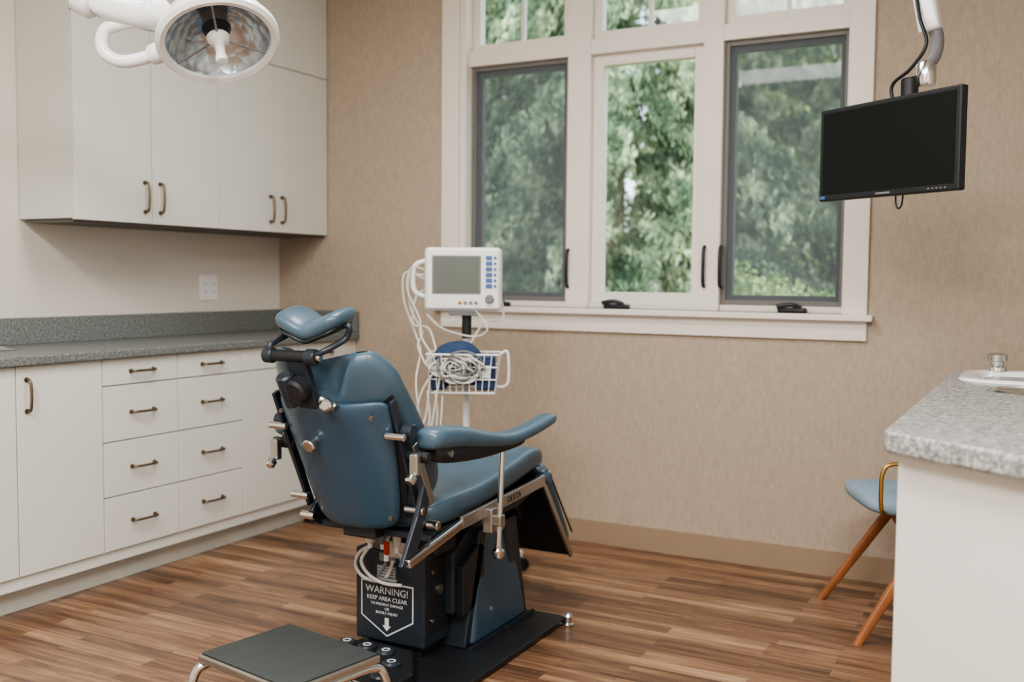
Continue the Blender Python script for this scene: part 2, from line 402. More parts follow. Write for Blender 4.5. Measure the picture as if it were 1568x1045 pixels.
# ------------------------------------------------------------------ right counter
C=G('sink_counter',(.3,2.8,0))
def rnd(pts,idx,r,n=6):
    out=[]
    for i,p in enumerate(pts):
        if i in idx:
            p=V((p[0],p[1]));a=V(pts[i-1][:2]);b=V(pts[(i+1)%len(pts)][:2])
            u=(a-p).normalized();w=(b-p).normalized();s=p+u*r;e=p+w*r
            for k in range(n+1):
                t=k/n; q=s*(1-t)**2+p*2*t*(1-t)+e*t*t; out.append((q.x,q.y))
        else: out.append(p)
    return out
top=rnd([(-.28,3.67),(-.285,2.10),(.34,1.65),(XR-.003,1.65),(XR-.003,3.67)],(1,),.03)
C.prism('countertop',top,'XY',.912,.956,M['gran2'],bevel=.008)
C.prism('cabinet_body',[(-.258,3.64),(-.258,2.135),(.35,1.697),(XR-.003,1.697),(XR-.003,3.64)],'XY',0.0,.912,M['cab'],bevel=.002)
def oval(cx,cy,rx,ry,e,n=40):
    return [(cx+rx*math.copysign(abs(math.cos(2*math.pi*i/n))**(2/e),math.cos(2*math.pi*i/n)),cy+ry*math.copysign(abs(math.sin(2*math.pi*i/n))**(2/e),math.sin(2*math.pi*i/n))) for i in range(n)]
def sink():
    cx,cy=.06,3.40; rings=[(.295,.215,.956),(.30,.22,.963),(.295,.215,.969),(.27,.19,.971),(.245,.15,.966),(.22,.13,.94),(.10,.06,.925),(.0001,.0001,.924)]
    vs=[];n=40
    for rx,ry,z in rings: vs+=[(x,y-(.02 if rx<.26 else 0),z) for x,y in oval(cx,cy,rx,ry,5)]
    fs=[]
    for k in range(len(rings)-1):
        for j in range(n): fs.append((k*n+j,k*n+(j+1)%n,(k+1)*n+(j+1)%n,(k+1)*n+j))
    C.raw('sink_basin',vs,fs,M['ceram'],smooth=True,angle=60)
sink()
for x in (-.145,.205):
    C.lathe('faucet_handle',[(0,0),(.03,0),(.028,.012),(.02,.018),(.02,.028),(.03,.034),(.031,.052),(.02,.058),(0,.06)],(x,3.565,.969),(0,0,1),M['chrome'],24)
C.tube('spout',[(.03,3.575,.969),(.03,3.575,1.08),(.03,3.55,1.135),(.03,3.48,1.155),(.03,3.42,1.12),(.03,3.41,1.09)],.012,M['chrome'])
C.cyl('spout_base',(.03,3.575,.969),(.03,3.575,.99),.025,M['chrome'])
C.lathe('waste_ring',[(.085,0),(.105,0),(.107,.003),(.10,.008),(.087,.008),(.085,0)],(-.04,3.04,.956),(0,0,1),M['chrome'])
C.cyl('waste_flap',(-.04,3.04,.9565),(-.04,3.04,.960),.085,M['steel'])
C.box('wall_splash',(XR-.024,1.65,.956),(XR-.003,3.67,1.068),M['gran2'],.003)

# ------------------------------------------------------------------ guest chair
A=G('guest_chair',(-.43,3.915,0),math.radians(-65),local=True)
A.loft('seat',[(V((0,-.195,.465)),V((.12,0,0)),V((0,0,.010)),3),(V((0,-.18,.465)),V((.185,0,0)),V((0,0,.026)),3),(V((0,-.12,.465)),V((.215,0,0)),V((0,0,.036)),3.5),(V((0,.05,.46)),V((.215,0,0)),V((0,0,.036)),3.5),(V((0,.19,.455)),V((.20,0,0)),V((0,0,.032)),3),(V((0,.22,.455)),V((.15,0,0)),V((0,0,.015)),3)],M['seatb'])
A.loft('backrest',[(V((0,.20,.50)),V((.15,0,0)),V((0,.01,0)),3),(V((0,.205,.52)),V((.175,0,0)),V((0,.022,0)),3),(V((0,.235,.66)),V((.185,0,0)),V((0,.025,0)),3),(V((0,.25,.78)),V((.17,0,0)),V((0,.022,0)),3),(V((0,.255,.80)),V((.13,0,0)),V((0,.008,0)),3)],M['seatb'],warp=lambda p:p+V((0,-.06*(p.x/.2)**2,0)))
for sx in (-1,1):
    for fy,ty in ((-.245,.03),(.245,-.03)):
        a=V((sx*.25,fy,0));b=V((sx*.19,ty,.425)); dd=(b-a)
        A.loft('leg',[(a,V((.013,0,0)),V((0,.015,0)),4),(a+dd*.5,V((.014,0,0)),V((0,.021,0)),4),(b,V((.014,0,0)),V((0,.025,0)),4)],M['legw'],n=16)
A.tube('arm',[(.20,-.15,.45),(.24,-.175,.47),(.245,-.18,.54),(.245,-.175,.60),(.245,-.14,.628),(.245,.0,.63),(.23,.15,.62),(.20,.20,.60),(.17,.215,.56)],.0075,M['brass'])
A.box('under_frame',(-.2,-.06,.405),(.2,.06,.427),M['legw'],.003)

# ------------------------------------------------------------------ wall mounted monitor
D=G('display_monitor',(-.494,3.565,1.692),math.radians(-35),local=True)
D.box('bezel',(-.295,-.018,-.16),(.295,.014,.16),M['blk'],.006)
D.box('panel',(-.277,-.0195,-.138),(.277,-.017,.145),M['screen'])
D.box('rear_housing',(-.2,.014,-.11),(.2,.05,.12),M['blk'],.012)
D.box('vesa_plate',(-.06,.05,-.06),(.06,.062,.06),M['blk'],.003)
D.box('logo',(-.03,-.0205,-.152),(.03,-.0188,-.146),M['grey'])
D.box('sticker',(-.285,-.0205,-.153),(-.262,-.0188,-.143),M['btn'])
for i in range(5): D.box('button',(.18+i*.016,-.0205,-.151),(.188+i*.016,-.0188,-.147),M['grey'])
D.tube('tilt_arm',[(0,.06,0),(0,.09,.05),(0,.09,.15),(0.0,.09,.20)],.018,M['blk'])
D.cyl('swivel',(0,.09,.17),(0,.09,.235),.028,M['blk'],bev=.004)
D.cyl('swivel_arm',(-.01,.085,.215),(.03,.13,.235),.02,M['blkm'])
D.lathe('joint',[(0,-.03),(.03,-.03),(.033,-.02),(.033,.04),(.028,.05),(0,.05)],(.03,.13,.24),(0,0,1),M['chrome'])
D.tube('elbow',[(.03,.13,.27),(.055,.14,.31),(.06,.14,.37),(.045,.12,.42)],.022,M['grey'])
D.bar('drop_arm_lower',(.05,.125,.38),(.0,.10,.66),.06,.070,M['enamel'],bevel=.012)
D.bar('drop_arm_upper',(0,.10,.65),(-.12,.08,1.252),.065,.075,M['enamel'],bevel=.012)
D.cyl('ceiling_flange',(-.12,.08,1.225),(-.12,.08,1.256),.09,M['enamel'])
D.tube('cable',[(.02,.08,.52),(.05,.07,.42),(.08,.07,.33),(.03,.06,.26),(-.05,.06,.21),(-.01,.06,.1)],.006,M['blk'])
D.tube('cable',[(.02,.02,-.15),(.02,.02,-.18),(.03,.02,-.20),(.045,.02,-.19),(.05,.02,-.15)],.003,M['blk'])

# ------------------------------------------------------------------ vital signs monitor on stand
S=G('vital_signs_monitor_stand',(-2.15,3.62,-.0),math.radians(26),local=True)
zo=-.02
S.box('monitor_case',(-.16,-.06,1.135+zo),(.155,.06,1.395+zo),M['white'],.018,4)
S.box('face_plate',(-.15,-.066,1.145+zo),(.145,-.058,1.385+zo),M['enamel'],.006)
S.box('screen_bezel',(-.128,-.070,1.205+zo),(.072,-.064,1.362+zo),M['grey'],.003)
S.box('screen',(-.120,-.0715,1.213+zo),(.064,-.069,1.355+zo),M['gscreen'])
for i in range(6): S.box('button',(.092,-.072,1.345-i*.023+zo),(.118,-.065,1.361-i*.023+zo),M['btn'],.002)
for i in range(6): S.box('button_small',(.125,-.070,1.347-i*.023+zo),(.135,-.065,1.358-i*.023+zo),M['btn'],.001)
S.lathe('dial',[(0,0),(.018,0),(.018,.012),(.014,.016),(0,.016)],(.108,-.064,1.185+zo),(0,-1,0),M['grey'])
for i in range(4): S.box('led_button',(-.02+i*.022,-.070,1.163+zo),(-.006+i*.022,-.065,1.175+zo),M['grey'] if i else M['brass'],.001)
S.box('mount_plate',(-.06,-.05,1.095),(.06,.05,1.117),M['grey'],.004)
S.cyl('collar',(0.01,0,1.0),(0.01,0,1.097),.02,M['blk'],bev=.003)
S.cyl('pole',(0.01,0,.11),(0.01,0,1.03),.0145,M['white'])
S.tube('handle',[(-.16,0,1.17),(-.205,0,1.19),(-.215,0,1.24),(-.205,0,1.30),(-.16,0,1.32)],.011,M['white'])
def bring(z,w,dpt,oy,r=.003): S.tube('basket_wire',[(-w+.01,-dpt+oy,z),(w+.01,-dpt+oy,z),(w+.01,dpt+oy,z),(-w+.01,dpt+oy,z),(-w+.01,-dpt+oy,z)],r,M['white'],k=1,n=6)
BW=.145
bring(.945,BW,.085,-.105,.004); bring(.895,BW-.006,.08,-.105); bring(.845,BW-.012,.075,-.105); bring(.79,BW-.018,.07,-.105,.004)
for i in range(11):
    t=-1+2*i/10
    for sy in (-1,1): S.tube('basket_wire',[(t*BW+.01,sy*.085-.105,.945),(t*(BW-.018)+.01,sy*.07-.105,.79)],.0022,M['white'],k=1,n=6)
for i in range(5):
    t=-1+2*i/4
    for sx in (-1,1): S.tube('basket_wire',[(sx*BW+.01,t*.085-.105,.945),(sx*(BW-.018)+.01,t*.07-.105,.79)],.0022,M['white'],k=1,n=6)
for i in range(7):
    t=-1+2*i/6; S.tube('basket_wire',[(t*(BW-.018)+.01,-.175,.79),(t*(BW-.018)+.01,-.035,.79)],.0022,M['white'],k=1,n=6)
S.loft('blood_pressure_cuff',[(V((-.12,-.10,.87)),V((0,.02,0)),V((0,0,.03)),2.5),(V((-.10,-.11,.885)),V((0,.05,0)),V((0,0,.08)),2.5),(V((-.03,-.115,.905)),V((0,.06,0)),V((0,0,.09)),2.5),(V((.04,-.11,.90)),V((0,.055,0)),V((0,0,.085)),2.5),(V((.10,-.10,.87)),V((0,.03,0)),V((0,0,.05)),2.5)],M['dbl'])
S.box('supply_pack',(.06,-.165,.80),(.135,-.06,.935),M['dbl'],.01)
S.box('supply_pack',(-.125,-.17,.80),(-.06,-.07,.88),M['dbl'],.01)
S.box('supply_pack_label',(.075,-.167,.85),(.12,-.164,.90),M['white'],.001)
rr=random.Random(3)
for i in range(15):
    pts=[];a0=rr.random()*6;cx=rr.uniform(-.06,.02);cz=rr.uniform(.865,.92);ra=rr.uniform(.04,.08);rb=rr.uniform(.03,.06)
    for k in range(11):
        a=a0+k*.62; pts.append((cx+ra*math.cos(a),-.19+rr.uniform(-.02,.015)-.01*math.sin(a*2),cz+rb*math.sin(a)))
    S.tube('coiled_cable',pts,.0042,M['cable'] if i%3 else M['grey'],k=4,n=6)
for pts in ([(-.16,0,1.28),(-.22,-.01,1.29),(-.235,-.02,1.20),(-.18,-.05,1.08),(-.17,-.08,1.01),(-.11,-.14,.93)],
            [(-.16,0,1.20),(-.20,-.01,1.17),(-.21,-.03,1.06),(-.14,-.06,1.04),(-.10,-.12,.94)],
            [(.155,0,1.16),(.16,-.02,1.08),(.09,-.04,1.07),(.03,-.06,.98),(.0,-.12,.92)],
            [(.05,-.05,1.12),(.10,-.07,1.04),(.04,-.05,1.01),(-.08,-.06,1.04),(-.15,-.06,1.10)],
            [(-.10,-.19,.88),(-.15,-.20,.80),(-.17,-.20,.70),(-.15,-.20,.60),(-.12,-.20,.68),(-.13,-.19,.80)],
            [(-.08,-.19,.86),(-.10,-.20,.73),(-.12,-.21,.58),(-.08,-.20,.64),(-.07,-.19,.78)],
            [(-.12,-.19,.86),(-.13,-.20,.73),(-.15,-.21,.62),(-.11,-.20,.56),(-.09,-.19,.70),(-.10,-.19,.80)],
            [(-.16,0,1.24),(-.245,-.01,1.27),(-.25,-.02,1.16),(-.20,-.03,1.02),(-.17,-.10,.95),(-.18,-.16,.83),(-.16,-.18,.68)],
            [(-.16,0,1.26),(-.23,-.01,1.25),(-.22,-.02,1.12),(-.17,-.05,1.03),(-.18,-.10,.97),(-.14,-.16,.90)]):
    S.tube('hanging_cable',pts,.0045,M['cable'],k=6,n=6)
S.tube('side_hook',[(.155,-.10,.94),(.185,-.10,.95),(.19,-.10,.84),(.17,-.10,.81),(.13,-.10,.81)],.006,M['white'])
S.cyl('hub',(0.01,0,.085),(0.01,0,.13),.04,M['white'],bev=.006)
for i in range(5):
    a=2*math.pi*i/5+.3; c,s_=math.cos(a),math.sin(a)
    S.bar('base_leg',(.01,0,.1),(.01+c*.25,s_*.25,.075),.035,.025,M['white'],bevel=.004)
    S.cyl('caster_stem',(.01+c*.25,s_*.25,.045),(.01+c*.25,s_*.25,.08),.008,M['steel'])
    S.cyl('caster',(.01+c*.25-s_*.012,s_*.25+c*.012,.028),(.01+c*.25+s_*.012,s_*.25-c*.012,.028),.028,M['blk'],bev=.004)

# ------------------------------------------------------------------ surgical light
nrm=V((.445,-.28,-.85)).normalized(); lc=V((-2.157,2.228,1.938))
Lm=G('surgical_light',tuple(lc))
f_=.91
def sc_(pr): return [(a*f_,b*f_) for a,b in pr]
Lm.lathe('housing',sc_([(0,-.115),(.06,-.112),(.12,-.09),(.165,-.05),(.185,-.012),(.19,.01),(.185,.02),(.172,.022),(.168,.012),(.168,.0)]),lc,nrm,M['enamel'],64)
def refl():
    m=bpy.data.materials.new('faceted_reflector'); m.use_nodes=True; nt=m.node_tree;N=nt.nodes;L=nt.links
    b=N['Principled BSDF']; b.inputs['Metallic'].default_value=.85; b.inputs['Base Color'].default_value=(.46,.51,.56,1); b.inputs['Roughness'].default_value=.25
    tc=N.new('ShaderNodeTexCoord'); vo=N.new('ShaderNodeTexVoronoi'); vo.inputs['Scale'].default_value=24; L.new(tc.outputs['Object'],vo.inputs['Vector'])
    bp=N.new('ShaderNodeBump'); bp.inputs['Strength'].default_value=.5; bp.inputs['Distance'].default_value=.012; L.new(vo.outputs['Distance'],bp.inputs['Height']); L.new(bp.outputs['Normal'],b.inputs['Normal'])
    return m
M['refl']=refl()
Lm.lathe('reflector',sc_([(.170,.008),(.15,-.025),(.11,-.06),(.06,-.085),(.0,-.095)]),lc,nrm,M['refl'],64)
Lm.lathe('rim_ring',sc_([(.162,.012),(.164,.024),(.180,.028),(.192,.018),(.192,.0),(.188,-.006)]),lc,nrm,M['enamel'],64)
Lm.cyl('bulb_guard',lc-nrm*.085,lc-nrm*.03,.036,M['grey'])
Lm.cyl('bulb_cap',lc-nrm*.035,lc-nrm*.005,.042,M['blkm'],r2=.03)
u_=nrm.orthogonal().normalized(); w_=nrm.cross(u_)
for i in range(3):
    a=i*2.094+.6; dr=u_*math.cos(a)+w_*math.sin(a)
    Lm.bar('spoke',lc+dr*.03+nrm*.004,lc+dr*.152+nrm*.012,.006,.004,M['grey'])
Lm.lathe('sterile_handle',[(0,-.01),(.028,-.01),(.034,.0),(.03,.012),(.016,.02),(.014,.06),(.018,.078),(.016,.09),(0,.092)],lc+nrm*.0,nrm,M['enamel'],32)
def lp(dr,dz,dd=0): return lc+V((.883,.4695,0))*dr+V((-.4695,.883,0))*dd+V((0,0,dz))
Lm.tube('yoke_arm',[lp(-.165,-.03,.03),lp(-.235,-.055,.03),lp(-.30,-.062,.03),lp(-.345,-.03,.03),lp(-.34,.025,.03),lp(-.285,.047,.03),lp(-.235,.055,.03)],.019,M['enamel'],n=16)
Lm.lathe('yoke_joint',[(0,-.03),(.026,-.03),(.03,-.02),(.03,.02),(.026,.03),(0,.03)],lp(-.18,-.036,.03),lp(-.17,-.03,.03)-lp(-.235,-.055,.03),M['white'],24)
Lm.loft('swivel_housing',[(lp(-.36,.10,.03),V((0,0,.02)),V((.0,.03,0)),2.5),(lp(-.34,.10,.03),V((0,0,.04)),V((.0,.05,0)),2.5),(lp(-.24,.085,.03),V((0,0,.05)),V((.0,.055,0)),2.5),(lp(-.18,.085,.03),V((0,0,.04)),V((.0,.045,0)),2.5),(lp(-.165,.085,.03),V((0,0,.015)),V((.0,.02,0)),2.5)],M['enamel'])
Lm.bar('spring_arm',lp(-.25,.12,.03),lp(-.85,.36,.0),.07,.08,M['enamel'],bevel=.015)
Lm.cyl('arm_end',lp(-.36,.10,.03),lp(-.42,.13,.03),.05,M['enamel'],bev=.01)
Lm.cyl('ceiling_post',lp(-.83,.30,.0),V((lp(-.83,0,0).x,lp(-.83,0,0).y,H-.004)),.04,M['enamel'])
Lm.cyl('ceiling_canopy',V((lp(-.83,0,0).x,lp(-.83,0,0).y,H-.06)),V((lp(-.83,0,0).x,lp(-.83,0,0).y,H-.002)),.13,M['enamel'],bev=.01)

# ------------------------------------------------------------------ the patient chair
xc=-1.83
K=G('dental_procedure_chair',(xc,2.9,0))
K.prism('floor_plate',rnd([(-2.035,2.28),(-1.515,2.28),(-1.515,3.30),(-2.035,3.30)],(0,1,2,3),.04),'XY',.004,.022,M['blk'],bevel=.003)
for x,y in ((-1.50,3.27),(-2.05,3.27),(-2.05,2.4)):
    K.lathe('leveler',[(0,0),(.022,0),(.024,.006),(.016,.012),(.016,.03),(.02,.034),(.014,.044),(0,.046)],(x,y,0.0),(0,0,1),M['chrome'],20)
    K.bar('leveler_tab',(x,y,.016),(x+(-.05 if x>xc else .05),y,.016),.03,.008,M['blk'])
ped=[(2.86,.022),(3.25,.022),(3.16,.40),(2.95,.40)]
def pedestal():
    vs=[];
    for (y,z),x0,x1 in zip(ped,(-1.89,-1.89,-1.85,-1.85),(-1.655,-1.655,-1.685,-1.685)): vs+=[V((x0,y,z)),V((x1,y,z))]
    fs=[(0,2,4,6),(1,3,5,7),(0,1,3,2),(2,3,5,4),(4,5,7,6),(6,7,1,0)]
    K.raw('pedestal',vs,fs,M['bluesh'],bevel=.018)
pedestal()
K.prism('pedestal_front_cover',[(3.17,.022),(3.28,.022),(3.19,.40),(3.10,.40)],'YZ',-1.86,-1.672,M['blkm'],bevel=.006)
K.prism('pedestal_rear_cover',[(2.83,.022),(2.88,.022),(2.975,.40),(2.93,.40)],'YZ',-1.86,-1.672,M['blkm'],bevel=.006)
for i in range(26): K.box('belt_rib',(-1.652,2.82+i*.018,.022),(-1.640,2.83+i*.018,.034),M['blkm'])
K.box('control_box',(-2.005,2.68,.055),(-1.735,2.83,.36),M['blkm'],.008)
K.box('control_box_foot',(-1.97,2.70,.022),(-1.76,2.83,.06),M['blk'],.003)
K.box('box_side_panel',(-1.736,2.70,.10),(-1.731,2.815,.34),M['blk'],.002)
for z in (.14,.30): K.cyl('screw',(-1.732,2.72,z),(-1.726,2.72,z),.006,M['steel'],n=10)
K.cyl('side_port',(-1.734,2.765,.235),(-1.725,2.765,.235),.016,M['steel'],n=20)
K.prism('lift_arm',[(2.80,.14),(2.80,.35),(2.98,.45),(3.19,.46),(3.13,.34),(2.96,.16)],'YZ',-1.83,-1.70,M['blkm'],bevel=.006)
K.prism('lift_side_plate',[(2.82,.13),(2.82,.30),(2.93,.36),(2.96,.34),(2.96,.16)],'YZ',-1.70,-1.672,M['blk'],bevel=.004)
K.cyl('lift_pivot',(-1.86,3.05,.40),(-1.655,3.05,.40),.025,M['steel'])
K.box('mount_block',(-1.90,2.70,.36),(-1.70,2.82,.445),M['blk'],.008)
sy=2.68
RX=Matrix.Rotation(math.pi/2,4,'X')
def sg(x,z,y=sy-.002): return Matrix.Translation((x,y,z))@RX
cx_=-1.878
pent=lambda k:[(cx_-.103+k,.255-k),(cx_+.103-k,.255-k),(cx_+.103-k,.135+k*.6),(cx_,.075+k*1.2),(cx_-.103+k,.135+k*.6)]
K.prism('warning_border',pent(0),'XZ',sy-.0015,sy+.001,M['sign'])
K.prism('warning_field',pent(.005),'XZ',sy-.0022,sy+.001,M['blkm'])
K.text('warning_title','WARNING!',.033,sg(cx_,.217,sy-.0027),M['sign'])
K.text('warning_line','KEEP AREA CLEAR',.0195,sg(cx_,.194,sy-.0027),M['sign'])
K.text('warning_line','TO PREVENT DAMAGE',.0125,sg(cx_,.177,sy-.0027),M['sign'])
K.text('warning_line','OR',.0125,sg(cx_,.163,sy-.0027),M['sign'])
K.text('warning_line','BODILY INJURY',.0125,sg(cx_,.149,sy-.0027),M['sign'])
K.prism('warning_arrow',[(cx_-.008,.138),(cx_+.008,.138),(cx_+.008,.112),(cx_+.017,.112),(cx_,.094),(cx_-.017,.112),(cx_-.008,.112)],'XZ',sy-.003,sy,M['sign'])
K.box('rating_label',(cx_-.04,sy-.002,.262),(cx_+.035,sy+.001,.312),M['grey'])
for i in range(5): K.box('label_line',(cx_-.035,sy-.0027,.268+i*.009),(cx_+.03,sy-.0015,.271+i*.009),M['sign'])
K.box('rating_label',(cx_-.03,sy-.002,.325),(cx_+.035,sy+.001,.352),M['grey'])
for x,z,mm,dy,rr_ in ((-1.895,.43,M['cable'],0,.016),(-1.825,.40,M['red'],-.01,.009),(-1.80,.425,M['cable'],.01,.014),(-1.86,.425,M['grey'],.02,.013)):
    K.cyl('connector',(x,2.61+dy,z-.025),(x+.008,2.60+dy,z+.022),rr_,mm,n=14,bev=.003); K.cyl('connector_tip',(x-.002,2.612+dy,z-.045),(x,2.61+dy,z-.02),.008,M['white'],n=12)
    K.cyl('connector_post',(x+.008,2.60+dy,z+.02),(x+.012,2.62+dy,z+.06),.007,M['steel'],n=10)
K.box('connector_bracket',(-1.86,2.665,.345),(-1.78,2.675,.40),M['steel'],.002)
K.tube('hose',[(-1.897,2.61,.39),(-1.945,2.62,.36),(-1.975,2.64,.31),(-1.95,2.645,.275),(-1.90,2.65,.265),(-1.86,2.65,.285),(-1.84,2.66,.34)],.006,M['cable'])
K.tube('hose',[(-1.897,2.61,.39),(-1.93,2.61,.34),(-1.91,2.62,.295),(-1.86,2.63,.27),(-1.80,2.65,.265)],.006,M['cable'])
K.tube('hose',[(-1.827,2.60,.36),(-1.845,2.62,.33),(-1.88,2.635,.285),(-1.82,2.65,.275)],.006,M['grey'])
K.tube('hose',[(-1.802,2.62,.385),(-1.79,2.64,.36),(-1.81,2.66,.345)],.006,M['cable'])
fc=[(-1.99,2.25),(-1.69,2.25),(-1.655,2.32),(-1.655,2.50),(-1.76,2.655),(-1.96,2.665),(-2.03,2.60),(-2.03,2.32)]
K.prism('foot_control_plate',fc,'XY',.022,.060,M['blk'],bevel=.008)
for x,y in ((-1.98,2.60),(-1.90,2.60),(-1.82,2.59),(-1.97,2.52),(-1.86,2.52),(-1.75,2.52),(-1.72,2.42),(-1.97,2.42),(-1.85,2.42)):
    K.lathe('foot_button',[(0,0),(.03,0),(.03,.008),(.024,.014),(0,.014)],(x,y,.058),(0,0,1),M['blkm'],20)
for x,y in ((-1.80,2.46),(-1.93,2.46),(-1.70,2.36)):
    K.prism('foot_symbol',[(x-.018,y-.012),(x+.018,y-.012),(x,y+.02)],'XY',.0602,.0625,M['sign'])
for x,y in ((-1.98,2.60),(-1.90,2.60),(-1.82,2.59),(-1.75,2.52),(-1.86,2.52)):
    K.lathe('foot_symbol_ring',[(.009,0),(.014,0),(.014,.001),(.009,.001),(.009,0)],(x,y,.0722),(0,0,1),M['sign'],16)
K.prism('seat_pan',[(2.56,.455),(2.56,.48),(3.25,.53),(3.26,.49),(3.1,.45)],'YZ',-2.03,-1.62,M['blk'],bevel=.006)
def sec(y,z,hw,hh,e=3.2): return (V((xc,y,z)),V((hw,0,0)),V((0,0,hh)),e)
def seatw(p):
    q=min(1,abs(p.x-xc)/.23)
    if p.z>.5: p=p+V((0,0,.028*q**3-.012))
    return p
K.loft('seat_cushion',[sec(2.545,.52,.14,.02),sec(2.56,.525,.19,.045),sec(2.64,.530,.22,.058),sec(2.85,.540,.228,.058),sec(3.05,.570,.234,.062),sec(3.18,.594,.236,.062),sec(3.25,.592,.23,.052),sec(3.285,.575,.20,.035),sec(3.295,.565,.16,.012)],M['blue'],n=44,warp=seatw)
for sx in (-1,1):
    X=xc+sx*.243
    K.bar('side_rail',(X,2.66,.492),(X,3.24,.527),.014,.040,M['steel'],bevel=.003)
    if sx>0:
        K.bar('rail_lower',(X,2.36,.435),(X,2.66,.49),.022,.028,M['chrome'],bevel=.006)
        K.prism('back_hinge',[(2.34,.43),(2.40,.42),(2.47,.56),(2.50,.64),(2.455,.65),(2.42,.56)],'YZ',X-.018,X-.002,M['blkm'],bevel=.004)
        K.cyl('hinge_pin',(X-.02,2.50,.52),(X+.02,2.50,.52),.014,M['chrome'],bev=.003)
    else:
        K.prism('back_hinge',[(2.44,.50),(2.50,.47),(2.66,.49),(2.66,.52),(2.50,.57)],'YZ',xc-.19,xc-.175,M['blkm'],bevel=.004)
        K.cyl('hinge_pin',(xc-.21,2.45,.51),(xc-.16,2.45,.51),.013,M['chrome'],bev=.003)
    K.box('rail_bracket',(X-.004,2.80,.43) if sx>0 else (X-.03,2.80,.43),(X+.03,2.845,.51) if sx>0 else (X+.004,2.845,.51),M['steel'],.004)
    rx=X+sx*.045
    K.cyl('arm_support_rod',(rx,2.82,.38),(rx,2.84,.715),.0095,M['chrome'])
    K.lathe('rod_knob',[(0,0),(.014,0),(.02,.01),(.02,.025),(.012,.032),(.012,.045),(0,.045)],(rx,2.82,.35),(0,0,1),M['chrome'],20)
    K.box('rod_clamp',(min(X,rx)-.012,2.805,.455),(max(X,rx)+.014,2.84,.49),M['steel'],.004)
K.text('rail_label','DEXTA',.03,Matrix.Translation((xc+.2505,3.0,.502))@Matrix.Rotation(math.radians(3.5),4,'X')@Matrix.Rotation(math.pi/2,4,'Z')@RX,M['blk'])
ld=V((0,.611,-.792));ln=V((0,.792,.611));l0=V((xc,3.27,.535))
def lsec(s,hw,hh,off): return (l0+ld*s+ln*off,V((hw,0,0)),ln*hh,3.5)
K.loft('leg_rest_cushion',[lsec(.0,.16,.012,.045),lsec(.015,.2,.03,.045),lsec(.06,.215,.035,.045),lsec(.38,.20,.03,.045),lsec(.425,.18,.024,.045),lsec(.44,.14,.008,.045)],M['blue'])
K.obox('leg_rest_board',l0+ld*.23,(.208,0,0),ld*.215,ln*.011,M['blk'],.004)
K.obox('leg_rest_mount',l0+ld*.10-ln*.03,(.10,0,0),ld*.10,ln*.03,M['blkm'],.006)
for sx in (-1,1):
    K.obox('leg_rest_side_strip',l0+ld*.235+V((sx*.213,0,0)),(.005,0,0),ld*.22,ln*.012,M['steel'],.002)
    K.obox('leg_rest_side_strip',l0+ld*.20+V((sx*.222,0,0))+ln*.05,(.004,0,0),ld*.17,ln*.005,M['chrome'],.001)
    K.cyl('leg_rest_pivot',(xc+sx*.20,3.265,.53),(xc+sx*.255,3.265,.53),.022,M['bluesh'],bev=.005)
# backrest
bu=V((0,-.398,.918));bn=V((0,.918,.398));b0=V((xc,2.455,.50))
def bsec(s,hw,hh,off,e=3): return (b0+bu*s+bn*off,V((hw,0,0)),bn*hh,e)
def shellw(p):
    return p+bn*(.045*(abs(p.x-xc)/.19)**2.5)
K.loft('backrest_shell',[bsec(-.005,.06,.004,0),bsec(0,.10,.012,0),bsec(.015,.135,.017,0),bsec(.05,.152,.018,0),bsec(.15,.170,.018,0),bsec(.28,.188,.018,0),bsec(.37,.197,.018,0),bsec(.405,.193,.016,0),bsec(.42,.17,.010,0),bsec(.424,.12,.003,0)],M['bluesh'],n=48,warp=shellw)
def cushw(p):
    q=(p-b0);s=q.dot(bu);xa=abs(p.x-xc);x=xa/.21
    p=p+bn*(.05*min(1.2,x)**3)
    if s>.33:
        k=sstep(.33,.54,s); p=p-bu*(.12*k*(1-sstep(.03,.13,xa))+.04*k*sstep(.155,.22,xa))
    return p
K.loft('backrest_cushion',[bsec(.02,.14,.03,.11),bsec(.03,.18,.065,.115),bsec(.08,.197,.090,.125),bsec(.18,.210,.080,.112),bsec(.30,.215,.058,.085),bsec(.40,.217,.046,.062),bsec(.46,.216,.042,.052),bsec(.51,.212,.040,.048),bsec(.54,.200,.034,.047),bsec(.556,.182,.022,.047),bsec(.563,.16,.006,.047)],M['blue'],n=80,warp=cushw)
K.loft('backrest_edge_trim',[bsec(.02,.150,.007,.03),bsec(.12,.178,.008,.03),bsec(.28,.196,.008,.03),bsec(.40,.204,.008,.03),bsec(.44,.200,.007,.03),bsec(.45,.19,.005,.03)],M['blk'],n=48,warp=cushw)
def bp(x,s,off): return b0+V((x,0,0))+bu*s+bn*off
K.lathe('lock_knob',[(0,0),(.013,0),(.013,.012),(.02,.016),(.021,.030),(.017,.034),(0,.035)],bp(-.055,.30,-.014),-bn,M['chrome'],24)
for x,s in ((-.165,.385),(.16,.385),(.13,.04),(-.12,.04)): K.cyl('shell_screw',bp(x,s,.006),bp(x,s,-.0),.007,M['steel'],n=12)
